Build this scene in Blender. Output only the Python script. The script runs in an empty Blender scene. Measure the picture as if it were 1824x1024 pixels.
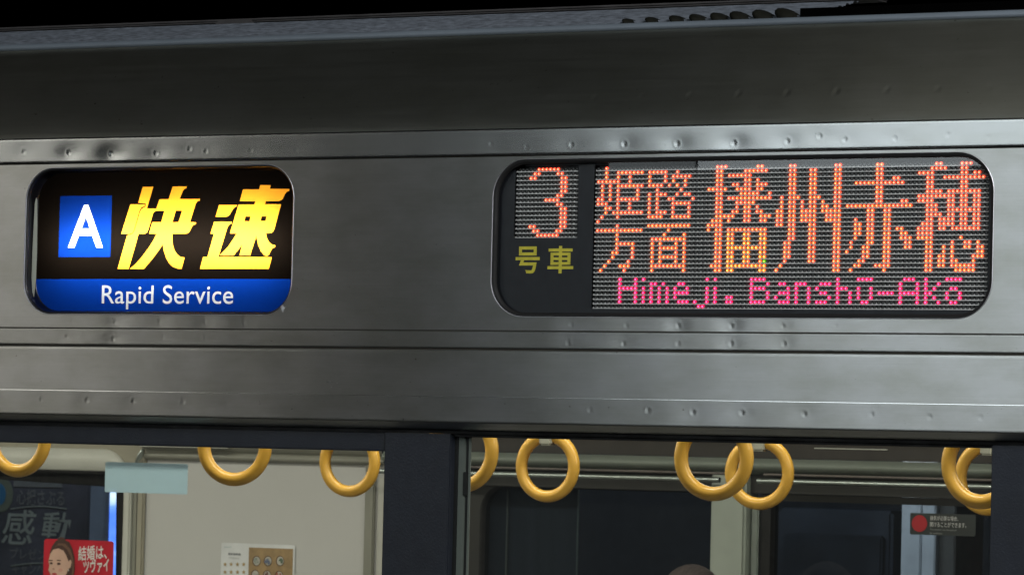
import bpy, bmesh, math, random
import numpy as np
from mathutils import Vector, Matrix
from mathutils.geometry import delaunay_2d_cdt
random.seed(7)
rng = np.random.RandomState(11)
scene = bpy.context.scene
COL = scene.collection

# ------------------------------------------------------------------ camera
CAM = Vector((3.18952, -5.83207, -0.46199))
yaw, pitch, roll = -0.52047856, 0.04076816, 0.02413267
FPX = 7510.02
fw = Vector((math.sin(yaw) * math.cos(pitch), math.cos(yaw) * math.cos(pitch), math.sin(pitch)))
rt0 = Vector((math.cos(yaw), -math.sin(yaw), 0)); up0 = rt0.cross(fw)
rt = math.cos(roll) * rt0 + math.sin(roll) * up0
upv = -math.sin(roll) * rt0 + math.cos(roll) * up0
cd = bpy.data.cameras.new('camera'); cam = bpy.data.objects.new('camera', cd); COL.objects.link(cam)
cam.matrix_world = Matrix(((rt.x, upv.x, -fw.x, CAM.x), (rt.y, upv.y, -fw.y, CAM.y), (rt.z, upv.z, -fw.z, CAM.z), (0, 0, 0, 1)))
cd.sensor_width = 36; cd.lens = FPX * 36 / 1824; cd.clip_end = 200; cd.clip_start = .05
cd.dof.use_dof = True; cd.dof.focus_distance = 6.6; cd.dof.aperture_fstop = 25
scene.camera = cam


def wp(px, py, Y=0.0):
    """survey helper: the point of the vertical plane Y that the measured photo point lies on"""
    d = (px - 912) / FPX * rt - (py - 512) / FPX * upv + fw
    return CAM + d * ((Y - CAM.y) / d.y)


# ------------------------------------------------------------------ world (night)
w = bpy.data.worlds.new('World'); scene.world = w; w.use_nodes = True
nt = w.node_tree; nt.nodes.clear()
sky = nt.nodes.new('ShaderNodeTexSky'); sky.sky_type = 'NISHITA'; sky.sun_disc = False
sky.sun_elevation = math.radians(-9); sky.sun_rotation = math.radians(120)
bg = nt.nodes.new('ShaderNodeBackground'); bg.inputs[1].default_value = .05
wo = nt.nodes.new('ShaderNodeOutputWorld')
nt.links.new(sky.outputs[0], bg.inputs[0]); nt.links.new(bg.outputs[0], wo.inputs[0])
scene.view_settings.view_transform = 'Standard'; scene.view_settings.look = 'None'
scene.view_settings.exposure = 0; scene.view_settings.gamma = 1
scene.cycles.use_denoising = True
scene.cycles.max_bounces = 8; scene.cycles.transparent_max_bounces = 16
scene.cycles.sample_clamp_indirect = 4


# ------------------------------------------------------------------ station lamps (night platform) and added fill lamps
def area(name, loc, target, sx, sy, radiance, col=(1, 1, 1)):
    l = bpy.data.lights.new(name, 'AREA'); l.shape = 'RECTANGLE'; l.size = sx; l.size_y = sy
    l.energy = radiance * math.pi * sx * sy; l.color = col
    o = bpy.data.objects.new(name, l); COL.objects.link(o); o.location = loc
    d = Vector(target) - Vector(loc)
    o.rotation_euler = d.to_track_quat('-Z', 'Y').to_euler()
    return o


# lit things of the platform far behind the camera, with one added strip: what the polished steel mirrors
area('platform_lamp_right', (-3.2, -10.0, 2.33), (-3.2, 0, 2.33), 3.6, 3.1, 3.7, (.84, .93, .97))
area('mirror_fade_lamp', (-5.22, -10.0, 2.33), (-5.22, 0, 2.33), .42, 3.1, 1.4, (.84, .93, .97))  # dimmer strip added to soften the left step of the mirrored light
area('platform_lamp_left', (-9.6, -10.0, 2.8), (-9.6, 0, 2.8), 3.2, 2.6, 3.0, (1, .98, .9))
# fluorescent rows under the canopy, then added helper lamps
area('canopy_lamp_edge', (.35, -2.1, 3.3), (.35, -2.1, 0), 3.4, .9, .45, (1, .98, .86))
area('canopy_lamp_far', (-7.0, -6.5, 3.2), (-7, -6.5, 0), 3.0, .5, 2.5, (1, .98, .92))
area('front_fill_lamp', (4.2, -3.6, 2.2), (0, 0, -.2), 2.4, .4, 75, (.97, .98, 1))  # unseen lamp added as frontal fill on the signs
area('roof_fill_lamp', (-1.0, 6.5, 4.6), (-.3, .3, .25), 3.0, .6, 1.5, (.7, .85, 1))  # weak sky-like fill added to lift the roof
area('rim_glint_lamp', (6.6, -2.75, .30), (-1.1, 0, .1), .5, .34, 9, (1, 1, .93))  # unseen lamp added for a glint on the roll sign's left rim
# saloon lights inside the car
for k in range(4):
    area('saloon_lamp', (-4.4 + 1.7 * k, .60, .05), (-4.4 + 1.7 * k, .60, -2), 1.5, .12, 17, (1, .96, .83))
    area('saloon_lamp', (-4.4 + 1.7 * k, 1.74, .05), (-4.4 + 1.7 * k, 1.74, -2), 1.5, .12, 17, (1, .96, .83))
# far platform behind the train
area('far_platform_lamp', (-3.9, 3.1, .9), (-4.1, 4.2, -.7), 1.4, .3, 14, (.8, .9, 1))
area('far_platform_lamp', (-1.6, 3.1, .9), (-1.6, 4.1, -.7), 1.4, .3, 38, (.88, .95, 1))


# ------------------------------------------------------------------ materials
def mat(name):
    m = bpy.data.materials.new(name); m.use_nodes = True
    nt = m.node_tree; nt.nodes.clear()
    return m, nt, nt.nodes.new('ShaderNodeOutputMaterial')


def texcoord(nt, scale):
    tc = nt.nodes.new('ShaderNodeTexCoord'); mp = nt.nodes.new('ShaderNodeMapping')
    nt.links.new(tc.outputs['Object'], mp.inputs[0]); mp.inputs['Scale'].default_value = scale
    return mp.outputs[0]


def noise(nt, scale3, sc=1.0, detail=3, rough=.55):
    n = nt.nodes.new('ShaderNodeTexNoise'); n.inputs['Scale'].default_value = sc
    n.inputs['Detail'].default_value = detail; n.inputs['Roughness'].default_value = rough
    nt.links.new(texcoord(nt, scale3), n.inputs['Vector'])
    return n.outputs['Fac']


def ramp(nt, fac, stops):
    r = nt.nodes.new('ShaderNodeValToRGB')
    while len(r.color_ramp.elements) > len(stops): r.color_ramp.elements.remove(r.color_ramp.elements[-1])
    while len(r.color_ramp.elements) < len(stops): r.color_ramp.elements.new(.5)
    for e, (p, c) in zip(r.color_ramp.elements, stops):
        e.position = p; e.color = (c[0], c[1], c[2], 1) if hasattr(c, '__len__') else (c, c, c, 1)
    nt.links.new(fac, r.inputs[0]); return r.outputs[0]


def plain(name, col, rough=.5, metal=0, var=.12, vs=(14, 14, 14), spec=.5, bump=0, coat=0):
    m, nt, out = mat(name)
    p = nt.nodes.new('ShaderNodeBsdfPrincipled'); nt.links.new(p.outputs[0], out.inputs[0])
    f = noise(nt, vs, 1, 4)
    a = tuple(c * (1 - var) for c in col); b = tuple(min(1, c * (1 + var)) for c in col)
    nt.links.new(ramp(nt, f, [(.3, a), (.7, b)]), p.inputs['Base Color'])
    f2 = noise(nt, tuple(v * 2.3 for v in vs), 1, 4)
    nt.links.new(ramp(nt, f2, [(.3, rough * .85), (.7, min(1, rough * 1.15))]), p.inputs['Roughness'])
    p.inputs['Metallic'].default_value = metal; p.inputs['Specular IOR Level'].default_value = spec
    p.inputs['Coat Weight'].default_value = coat
    if bump:
        b = nt.nodes.new('ShaderNodeBump'); b.inputs['Strength'].default_value = bump; b.inputs['Distance'].default_value = .001
        nt.links.new(noise(nt, (300, 300, 300)), b.inputs['Height']); nt.links.new(b.outputs[0], p.inputs['Normal'])
    return m


def steel(name, base=(.5, .51, .5), rough=.34, aniso=.75, streak=.25, dirt=.25):
    """stainless sheet brushed along the car"""
    m, nt, out = mat(name)
    L = nt.links.new
    p = nt.nodes.new('ShaderNodeBsdfPrincipled'); L(p.outputs[0], out.inputs[0])
    p.inputs['Metallic'].default_value = 1
    fine = noise(nt, (6, 6, 420), 1, 4, .7)
    mid = noise(nt, (5, 5, 150), 1, 4, .6)
    blot = noise(nt, (7, 7, 16), 1, 5, .62)
    mx = nt.nodes.new('ShaderNodeMix'); mx.data_type = 'FLOAT'; L(fine, mx.inputs[2]); L(mid, mx.inputs[3]); mx.inputs[0].default_value = .4
    c1 = ramp(nt, mx.outputs[0], [(.3, tuple(c * .94 for c in base)), (.7, tuple(c * 1.05 for c in base))])
    c2 = ramp(nt, blot, [(.3, (1 - dirt, 1 - dirt * 1.02, 1 - dirt * 1.25)), (.62, (1, 1, 1))])
    mm = nt.nodes.new('ShaderNodeMix'); mm.data_type = 'RGBA'; mm.blend_type = 'MULTIPLY'; mm.inputs[0].default_value = 1
    L(c1, mm.inputs[6]); L(c2, mm.inputs[7])
    # small dark specks and stains of grime
    sp = ramp(nt, noise(nt, (90, 90, 130), 1, 2, .5), [(.2, (.35, .33, .3)), (.27, (1, 1, 1))])
    m3 = nt.nodes.new('ShaderNodeMix'); m3.data_type = 'RGBA'; m3.blend_type = 'MULTIPLY'; m3.inputs[0].default_value = .8
    L(mm.outputs[2], m3.inputs[6]); L(sp, m3.inputs[7]); L(m3.outputs[2], p.inputs['Base Color'])
    L(ramp(nt, mx.outputs[0], [(.25, rough * .93), (.75, rough * 1.08)]), p.inputs['Roughness'])
    p.inputs['Anisotropic'].default_value = aniso
    tg = nt.nodes.new('ShaderNodeCombineXYZ'); tg.inputs[2].default_value = 1.0
    L(tg.outputs[0], p.inputs['Tangent'])
    b = nt.nodes.new('ShaderNodeBump'); b.inputs['Strength'].default_value = streak; b.inputs['Distance'].default_value = .0002
    L(fine, b.inputs['Height']); L(b.outputs[0], p.inputs['Normal'])
    return m


def glass(name, tint=(.9, .93, .92), ior=1.5, rough=.0, smudge=0.0):
    m, nt, out = mat(name)
    L = nt.links.new
    t = nt.nodes.new('ShaderNodeBsdfTransparent'); t.inputs[0].default_value = (*tint, 1)
    g = nt.nodes.new('ShaderNodeBsdfGlossy'); g.inputs['Roughness'].default_value = rough; g.inputs[0].default_value = (1, 1, 1, 1)
    f = nt.nodes.new('ShaderNodeFresnel'); ge = nt.nodes.new('ShaderNodeNewGeometry')     # a thin sheet: the same from both sides
    mi = nt.nodes.new('ShaderNodeMix'); mi.data_type = 'FLOAT'; L(ge.outputs['Backfacing'], mi.inputs[0])
    mi.inputs[2].default_value = ior; mi.inputs[3].default_value = 1 / ior; L(mi.outputs[0], f.inputs[0])
    mx = nt.nodes.new('ShaderNodeMixShader'); L(f.outputs[0], mx.inputs[0]); L(t.outputs[0], mx.inputs[1]); L(g.outputs[0], mx.inputs[2])
    last = mx
    if smudge:
        d = nt.nodes.new('ShaderNodeBsdfDiffuse'); d.inputs[0].default_value = (.6, .65, .65, 1)
        n = ramp(nt, noise(nt, (3, 3, 2.2), 1, 5, .55), [(.3, smudge * .35), (.8, smudge)])
        m2 = nt.nodes.new('ShaderNodeMixShader'); L(n, m2.inputs[0]); L(mx.outputs[0], m2.inputs[1]); L(d.outputs[0], m2.inputs[2]); last = m2
    L(last.outputs[0], out.inputs[0])
    return m


def film(name, col, rough=.5, var=.06):
    """printed roller-blind film lit by the tube behind it"""
    m, nt, out = mat(name)
    L = nt.links.new
    t = nt.nodes.new('ShaderNodeBsdfTranslucent'); d = nt.nodes.new('ShaderNodeBsdfDiffuse')
    f = noise(nt, (60, 60, 160), 1, 3)
    c = ramp(nt, f, [(.3, tuple(x * (1 - var) for x in col)), (.7, col)])
    L(c, t.inputs[0]); d.inputs[0].default_value = (*[min(.8, x * .5) for x in col], 1)
    mx = nt.nodes.new('ShaderNodeMixShader'); mx.inputs[0].default_value = .12
    L(t.outputs[0], mx.inputs[1]); L(d.outputs[0], mx.inputs[2]); L(mx.outputs[0], out.inputs[0])
    return m


def emit(name, col, s):
    m, nt, out = mat(name)
    e = nt.nodes.new('ShaderNodeEmission'); e.inputs[0].default_value = (*col, 1); e.inputs[1].default_value = s
    nt.links.new(e.outputs[0], out.inputs[0]); return m


M = dict(
    panel=steel('brushed_steel_panel', (.475, .475, .465), .29, .9, .28, .20),
    strip=steel('polished_steel_strip', (.44, .45, .445), .25, .8, .02, .10),
    shoulder=steel('steel_shoulder', (.42, .42, .38), .32, .7, .10, .15),
    roof=plain('roof_paint', (.15, .17, .20), .65, 0, .45, (60, 60, 500), bump=.8),
    rooftop=plain('roof_equipment_grey', (.05, .047, .047), .8, 0, .3),
    rooflump=plain('dark_roof_lump', (.012, .012, .009), .8, 0, .3, (40, 40, 40), spec=.08),
    seam=plain('joint_sealant', (.045, .040, .03), .8),
    cutedge=plain('polished_cut_edge', (.8, .8, .83), .5, 1, .05),
    edge=plain('cut_steel_edge', (.75, .75, .78), .3, 1, .05),
    black=plain('black_mask', (.018, .018, .018), .35, 0, .2, (30, 30, 30)),
    blackmat=plain('black_rubber', (.004, .004, .004), .7),
    blackgloss=plain('black_gloss_rim', (.006, .006, .007), .36, 0, .1, spec=.6),
    plate=plain('display_mask', (.011, .012, .015), .45, 0, .15, (40, 40, 40)),
    frame=plain('window_frame_blue_black', (.0125, .016, .024), .5, 0, .15, (25, 25, 25), bump=.4),
    louver=plain('grey_louver', (.66, .66, .63), .5, 0, .2, (120, 40, 40)),
    tooth=plain('grey_led_lens', (.42, .42, .40), .35, 0, .35, (220, 220, 220)),
    yprint=plain('yellow_print', (.72, .62, .06), .6, 0, .12, (120, 120, 120)),
    boxwhite=plain('light_box_white', (.6, .6, .6), .8, 0, .02),
    sglass=glass('sign_glass', (.94, .96, .97), 1.5, 0, 0),
    wglass=glass('window_glass', (.86, .88, .85), 1.5, 0, .022),
    fglass=glass('far_window_glass', (.42, .47, .52), 1.5, .03, .012),
    ring=plain('orange_strap_ring', (.76, .42, .055), .36, 0, .09, (30, 30, 30), coat=.4),
    belt=plain('strap_belt', (.42, .42, .36), .6, 0, .1, (60, 60, 60)),
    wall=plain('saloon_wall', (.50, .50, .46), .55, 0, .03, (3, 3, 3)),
    walldoor=plain('door_surround', (.36, .34, .27), .5, 0, .05, (3, 3, 3)),
    wallpanel=plain('saloon_panel', (.56, .56, .55), .6, 0, .03, (2, 2, 2)),
    stile=plain('sash_stile_paint', (.16, .18, .165), .45, 0, .08),
    trim=plain('saloon_trim', (.26, .26, .22), .45, 0, .08),
    trimlight=plain('pale_trim', (.6, .61, .56), .4, 0, .05),
    duct=plain('duct_panel', (.20, .23, .20), .5, 0, .06),
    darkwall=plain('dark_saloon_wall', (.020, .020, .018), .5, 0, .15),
    brown=plain('dark_brown_ledge', (.034, .029, .025), .5, 0, .2),
    rail=plain('stainless_rail', (.42, .47, .45), .38, 1, .05),
    blind=plain('blue_grey_blind', (.06, .07, .085), .7, 0, .1, (40, 2, 2)),
    floor=plain('saloon_floor', (.12, .12, .12), .6),
    seat=plain('brown_moquette', (.09, .05, .035), .9),
)
FONT_CACHE = {}


# ------------------------------------------------------------------ builders
def link(name, me, m=None, parent=None, smooth=False):
    o = bpy.data.objects.new(name, me); COL.objects.link(o)
    if m is not None and not me.materials: me.materials.append(m)
    if parent is not None: o.parent = parent
    if smooth:
        for p in me.polygons: p.use_smooth = True
    return o


def mesh(name, V, F, m=None, parent=None, smooth=False):
    me = bpy.data.meshes.new(name); me.from_pydata([tuple(v) for v in V], [], [tuple(f) for f in F]); me.update()
    return link(name, me, m, parent, smooth)


def empty(name, loc=(0, 0, 0)):
    o = bpy.data.objects.new(name, None); COL.objects.link(o); o.location = loc; o.empty_display_size = .05
    return o


def tag(o, label=None, cat=None, group=None, kind=None):
    for k, v in (('label', label), ('category', cat), ('group', group), ('kind', kind)):
        if v: o[k] = v
    return o


def bm_obj(name, bm, m=None, parent=None, smooth=False):
    me = bpy.data.meshes.new(name); bm.to_mesh(me); bm.free()
    return link(name, me, m, parent, smooth)


def bm_box(bm, x0, x1, y0, y1, z0, z1, bevel=0):
    vs = [bm.verts.new((x, y, z)) for z in (z0, z1) for y in (y0, y1) for x in (x0, x1)]
    fs = [bm.faces.new([vs[i] for i in f]) for f in ((0, 2, 3, 1), (4, 5, 7, 6), (0, 1, 5, 4), (2, 6, 7, 3), (0, 4, 6, 2), (1, 3, 7, 5))]
    if bevel:
        es = list({e for f in fs for e in f.edges})
        bmesh.ops.bevel(bm, geom=es, offset=bevel, segments=2, affect='EDGES')


def box(name, x0, x1, y0, y1, z0, z1, m, parent=None, bevel=.0):
    bm = bmesh.new(); bm_box(bm, x0, x1, y0, y1, z0, z1, bevel)
    return bm_obj(name, bm, m, parent)


def rrect(x0, x1, z0, z1, r, n=14):
    P = []
    for cx, cz, a0 in ((x1 - r, z1 - r, 0), (x0 + r, z1 - r, 90), (x0 + r, z0 + r, 180), (x1 - r, z0 + r, 270)):
        for k in range(n + 1):
            a = math.radians(a0 + 90 * k / n); P.append((cx + r * math.cos(a), cz + r * math.sin(a)))
    return P


def inset(P, d):
    """offset a closed counter-clockwise outline inward by d"""
    n = len(P); Q = []
    for i in range(n):
        a = Vector(P[i - 1]); b = Vector(P[i]); c = Vector(P[(i + 1) % n])
        e1 = (b - a); e2 = (c - b)
        t = (e1.normalized() if e1.length > 1e-9 else e2.normalized()) + (e2.normalized() if e2.length > 1e-9 else e1.normalized())
        t.normalize(); Q.append((b.x - t.y * d, b.y + t.x * d))
    return Q


def loft(name, loops, m, parent=None, cap_last=False, cap_first=False, smooth=True):
    """loops: list of (outline [(x,z)], Y)"""
    n = len(loops[0][0]); V = []; F = []
    for P, Y in loops: V += [(x, Y, z) for x, z in P]
    for k in range(len(loops) - 1):
        for i in range(n):
            j = (i + 1) % n
            F.append((k * n + i, k * n + j, (k + 1) * n + j, (k + 1) * n + i))
    if cap_last: F.append([(len(loops) - 1) * n + i for i in range(n)])
    if cap_first: F.append(list(range(n))[::-1])
    return mesh(name, V, F, m, parent, smooth)


def inside(pts, edges):
    """even-odd test; pts (n,2), edges list of ((x,z),(x,z))"""
    E = np.array(edges, float); x = pts[:, 0][:, None]; z = pts[:, 1][:, None]
    x1, z1, x2, z2 = E[:, 0, 0], E[:, 0, 1], E[:, 1, 0], E[:, 1, 1]
    c = ((z1 > z) != (z2 > z)) & (x < (x2 - x1) * (z - z1) / np.where(np.abs(z2 - z1) < 1e-12, 1e-12, z2 - z1) + x1)
    return (c.sum(1) % 2) == 1


def loop_edges(P): return [(P[i], P[(i + 1) % len(P)]) for i in range(len(P))]


def text_mesh(s, size=1.0, bold=0.0, shear=0.0, spacing=1.0):
    """flat lettering from the built-in typeface: returns verts (x,z) and faces, origin at left of baseline"""
    c = bpy.data.curves.new('lettering', 'FONT'); c.body = s; c.size = size; c.offset = bold; c.shear = shear
    c.space_character = spacing; c.resolution_u = 5
    o = bpy.data.objects.new('lettering', c); COL.objects.link(o)
    dg = bpy.context.evaluated_depsgraph_get()
    me = bpy.data.meshes.new_from_object(o.evaluated_get(dg))
    V = [(v.co.x, v.co.y) for v in me.vertices]; F = [tuple(p.vertices) for p in me.polygons]
    bpy.data.objects.remove(o); bpy.data.curves.remove(c); bpy.data.meshes.remove(me)
    return V, F


def fit_text(V, x0, x1, z0, z1):
    A = np.array(V); mn = A.min(0); mx = A.max(0)
    return [(x0 + (a[0] - mn[0]) / (mx[0] - mn[0]) * (x1 - x0), z0 + (a[1] - mn[1]) / (mx[1] - mn[1]) * (z1 - z0)) for a in A]


def print_text(name, s, x0, x1, z0, z1, Y, m, parent, bold=0.0, shear=0.0, spacing=1.0, rot=0):
    V, F = text_mesh(s, 1, bold, shear, spacing)
    V = fit_text(V, x0, x1, z0, z1)
    if rot:
        cx, cz = (x0 + x1) / 2, (z0 + z1) / 2; a = math.radians(rot)
        V = [(cx + (x - cx) * math.cos(a) - (z - cz) * math.sin(a), cz + (x - cx) * math.sin(a) + (z - cz) * math.cos(a)) for x, z in V]
    return mesh(name, [(x, Y, z) for x, z in V], F, m, parent)


def bound_edges(V, F):
    c = {}
    for f in F:
        for i in range(len(f)):
            a, b = f[i], f[(i + 1) % len(f)]; k = (min(a, b), max(a, b)); c[k] = c.get(k, 0) + 1
    return [(V[a], V[b]) for (a, b), n in c.items() if n == 1]


def cdt(edges, extra=()):
    """triangulate all constraint edges; returns verts, tris"""
    idx = {}; vs = []; es = []

    def key(p):
        k = (round(p[0], 6), round(p[1], 6))
        if k not in idx: idx[k] = len(vs); vs.append(Vector((p[0] * 100, p[1] * 100)))
        return idx[k]
    for a, b in edges:
        i, j = key(a), key(b)
        if i != j: es.append((i, j))
    for p in extra: key(p)
    r = delaunay_2d_cdt(vs, es, [], 0, 1e-6)
    return np.array([(v.x / 100, v.y / 100) for v in r[0]]), r[2]


def sweep_x(name, prof, x0, x1, m, parent, dx=.5, smooth=True, fn=None):
    """sheet: profile [(Y,Z)] swept along the car, fn(x,z)->outward bulge"""
    nx = max(2, int(round((x1 - x0) / dx)) + 1); xs = np.linspace(x0, x1, nx)
    P = np.array(prof, float); n = len(P)
    X, I = np.meshgrid(xs, np.arange(n), indexing='ij')
    Y = P[I, 0].astype(float); Z = P[I, 1].astype(float)
    if fn is not None: Y = Y - fn(X, Z)
    V = np.stack([X.ravel(), Y.ravel(), Z.ravel()], 1)
    F = [(i * n + j, (i + 1) * n + j, (i + 1) * n + j + 1, i * n + j + 1) for i in range(nx - 1) for j in range(n - 1)]
    me = bpy.data.meshes.new(name); me.from_pydata(V.tolist(), [], F); me.update()
    return link(name, me, m, parent, smooth)


# ================================================================== THE CAR
X0, X1 = -1.75, 1.05
car = tag(empty('train_car', (-.3, 0, -2.0)), 'stainless steel commuter train car seen at night with two lit signs over its windows', 'train')
CI = car.matrix_world.inverted()


def P_(o):            # keep world coordinates while parenting to the car root
    o.parent = car; o.location = (.3, 0, 2.0); return o


STRIP_W = [(-1.12, .0434, .8), (-1.0256, .041, 1.4), (-.9383, .038, 1.8), (-.8463, .037, 1), (-.7783, .0435, .6), (-.7455, .0386, .6),
           (-.6561, .0391, .4), (-.5666, .0377, .3), (-.1961, .0419, .4), (-.1307, .0364, .3), (-.0489, .0386, .5), (.0461, .038, .8),
           (.1397, .0373, 1), (.2389, .0366, 1.2), (.3308, .0377, .9), (.3861, .0446, .7), (.4289, .0387, .7), (.5126, .039, .6),
           (.5998, .0434, .4), (.6668, .038, .3), (.755, .038, .4), (.84, .038, .5), (-1.22, .04, .6), (-1.31, .04, .8), (-1.4, .04, .5)]
SHOULDER_W = [(-.8736 + .0847 * k, .1160, .45) for k in range(-8, 22)]
P1_W = [(-1.0885, -.244, .3), (-1.0111, -.2437, .4), (-.9228, -.2461, 1), (-.8324, -.2447, .8), (-.7408, -.2452, .8), (-.6636, -.2458, .6),
        (-.5665, -.2463, .3), (-.1383, -.2478, .3), (-.0433, -.2464, .4), (.0555, -.2477, .5), (.1469, -.2472, 1.1), (.239, -.2467, 1.3),
        (.3279, -.2463, 1), (.4175, -.2458, .6)]
BAND_W = [(-1.0195, -.2714, .8), (-.9242, -.2745, 1.2), (-.8225, -.2711, .4), (-.7377, -.2714, .3), (-.0476, -.2758, .6), (.0523, -.2759, .8),
          (.1486, -.2752, .6), (.2407, -.2745, 1.2), (.3315, -.2739, 1.1)]
LOW_W = [(-1.1524, -.379, .6), (-1.0685, -.379, .9), (-.9738, -.379, 1), (-.8781, -.379, 1), (-.7781, -.379, .7), (-.6904, -.3815, .4),
         (-.1018, -.381, .3), (-.0043, -.381, .5), (.0988, -.38, .7), (.1779, -.3816, 1), (.2627, -.3811, 1.1), (.3694, -.3812, 1.1),
         (.4828, -.3803, .8), (.5786, -.3822, .9), (.662, -.3817, .9), (.76, -.381, .9), (.86, -.381, .8)]


def dents(W, r=.0040, depth=.0003, buckle=.00042, br=.022):
    def fn(X, Z):
        h = np.zeros_like(X)
        for x, z, s in W:
            dx = X - x; dz = Z - z
            m = np.abs(dx) < .09
            if not m.any(): continue
            d2 = (dx[m] ** 2 + dz[m] ** 2)
            rr = np.sqrt(d2)
            h[m] += -depth * s * np.exp(-(d2 / r ** 2) ** 1.5) + depth * .35 * s * np.exp(-((rr - r * 1.6) / (r * .5)) ** 2)
            h[m] += -buckle * s * s * np.exp(-(dx[m] / br) ** 2 - (dz[m] / .014) ** 2)
        return h
    return fn


def wave(X, Z, a=.00022, k=3.1, ph=0.0):
    return .8 * a * (np.sin(X * 11.3 * k / 3 + ph + Z * 1.2) + .55 * np.sin(X * 27.1 * k / 3 + 1.3 + ph - Z * 2) + .2 * np.sin(X * 61 + Z * 3 + ph))


def zr(a, b, step): return list(np.linspace(a, b, max(2, int(round(abs(b - a) / step)) + 1)))


# shoulder sheet: leans back towards the roof
sh = []
SH_TOP = wp(912, 60, .105)
for k in range(41):
    t = k / 40
    sh.append((.004 + .101 * (t ** 1.12), .0660 + t * (SH_TOP.z - .0660)))
fnS = dents(SHOULDER_W, .0045, .0008, .0, .02)
P_(sweep_x('shoulder_panel', sh, X0, X1, M['shoulder'], car, .004, fn=lambda X, Z: fnS(X, Z) + wave(X, Z, .0003, 1.5, .4)))
# bright strip with spot welds
fn1 = dents(STRIP_W, .0036, .00019, .0005, .024)
prof = [(.006, .0665), (.0015, .0668), (-.0025, .0660), (-.0038, .0645)] + [(-.004, z) for z in zr(.0630, .0262, .0019)] + [(-.0038, .0250), (-.0028, .0238), (.001, .0232)]
P_(sweep_x('cant_rail_strip', prof, X0, X1, M['strip'], car, .0019, fn=lambda X, Z: fn1(X, Z) + wave(X, Z, .00010, 3, 2.)))
P_(box('panel_joint', X0, X1, .0006, .004, .0216, .0236, M['seam'], car))

# sign panel with the two sign openings cut out
S1 = (-1.1152, -.5710, -.2336, .0150); S2 = (-.1928, .6755, -.2345, .0165)
O1 = rrect(S1[0], S1[1], S1[2], S1[3], .056, 16); O2 = rrect(S2[0], S2[1], S2[2], S2[3], .060, 16)
PZ0, PZ1 = -.2560, .0214
rect = [(X0, PZ0), (X1, PZ0), (X1, PZ1), (X0, PZ1)]
ext = [(x, z) for x in np.arange(X0 + .01, X1, .0026) for z in np.arange(PZ0 + .0024, -.2365, .0024)]
ext += [(x + .003 * rng.rand(), z + .003 * rng.rand()) for x in np.arange(X0 + .01, X1, .015) for z in np.arange(-.229, .019, .015)]


def finely(P, d=.006):
    Q = []
    for i in range(len(P)):
        a = Vector(P[i]); b = Vector(P[(i + 1) % len(P)]); n = max(1, int((b - a).length / d))
        Q += [tuple(a.lerp(b, k / n)) for k in range(n)]
    return Q


Vp, Tp = cdt(loop_edges(finely(rect)) + loop_edges(finely(O1)) + loop_edges(finely(O2)), ext)
cen = np.array([Vp[list(t)].mean(0) for t in Tp])
hole = inside(cen, loop_edges(O1)) | inside(cen, loop_edges(O2))
fnP = dents(P1_W, .0034, .00016, .0004, .02)
Yp = -(fnP(Vp[:, 0], Vp[:, 1]) + wave(Vp[:, 0], Vp[:, 1], .00016, 2, 1.))
o = mesh('sign_panel', [(x, y, z) for (x, z), y in zip(Vp, Yp)], [t for t, h in zip(Tp, hole) if not h], M['panel'], None, True)
bm = bmesh.new(); bm.from_mesh(o.data); bmesh.ops.recalc_face_normals(bm, faces=bm.faces)
if sum(f.normal.y for f in bm.faces) > 0: bmesh.ops.reverse_faces(bm, faces=bm.faces)
bm.to_mesh(o.data); bm.free(); P_(o)

# lower band, flat panel, drip strip and lip
P_(box('panel_joint', X0, X1, .0006, .004, -.2572, -.2558, M['seam'], car))
fnB = dents(BAND_W, .0035, .00017, .0003, .02)
prof = [(.001, -.2575), (-.0014, -.2580), (-.0020, -.2588)] + [(-.002, z) for z in zr(-.2600, -.2840, .0020)] + [(-.0018, -.2848), (.002, -.2856)]
P_(sweep_x('lower_band', prof, X0, X1, M['panel'], car, .0022, fn=lambda X, Z: fnB(X, Z) + wave(X, Z, .00012, 3, .7)))
P_(box('panel_joint', X0, X1, .0008, .006, -.2880, -.2853, M['seam'], car))
prof = [(.003, -.2876), (.0004, -.2882)] + [(0.0 - .0006 * t, -.2882 - .0748 * t) for t in np.linspace(.02, 1, 18)]
P_(sweep_x('lower_panel', prof, X0, X1, M['panel'], car, .01, fn=lambda X, Z: wave(X, Z, .00016, 2, 2.6)))
fnL = dents(LOW_W, .0038, .00019, .0002, .022)
prof = [(-.0008, -.3632), (-.0030, -.3633), (-.0034, -.3640)] + [(-.0034 + .0001 * t, -.3645 - .0385 * t) for t in np.linspace(0, 1, 20)]
prof += [(-.0028, -.4045), (.0000, -.4058), (.004, -.4082), (.010, -.4120), (.018, -.4150), (.027, -.4165), (.04, -.4168)]
P_(sweep_x('drip_strip', prof, X0, X1, M['panel'], car, .0024, fn=lambda X, Z: fnL(X, Z) + wave(X, Z, .00012, 3, 1.9)))

P_(sweep_x('crease_edge', [(.001, -.3626), (-.0016, -.3627), (-.00172, -.3640), (.001, -.3642)], X0, X1, plain('polished_edge', (.6, .61, .6), .12, 1, .05), car, .05, smooth=False))
# a few scratches and scuffs on the lower panel, cut into thin raised burrs
def scratch(pts, w=.0007):
    V = []; F = []
    for i, (x, z) in enumerate(pts):
        V += [(x, -.0012, z - w / 2), (x, -.0016, z), (x, -.0012, z + w / 2)]
        if i:
            a = 3 * i - 3; F += [(a, a + 3, a + 4, a + 1), (a + 1, a + 4, a + 5, a + 2)]
    return P_(mesh('scratch', V, F, M['edge'], car))


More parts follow.
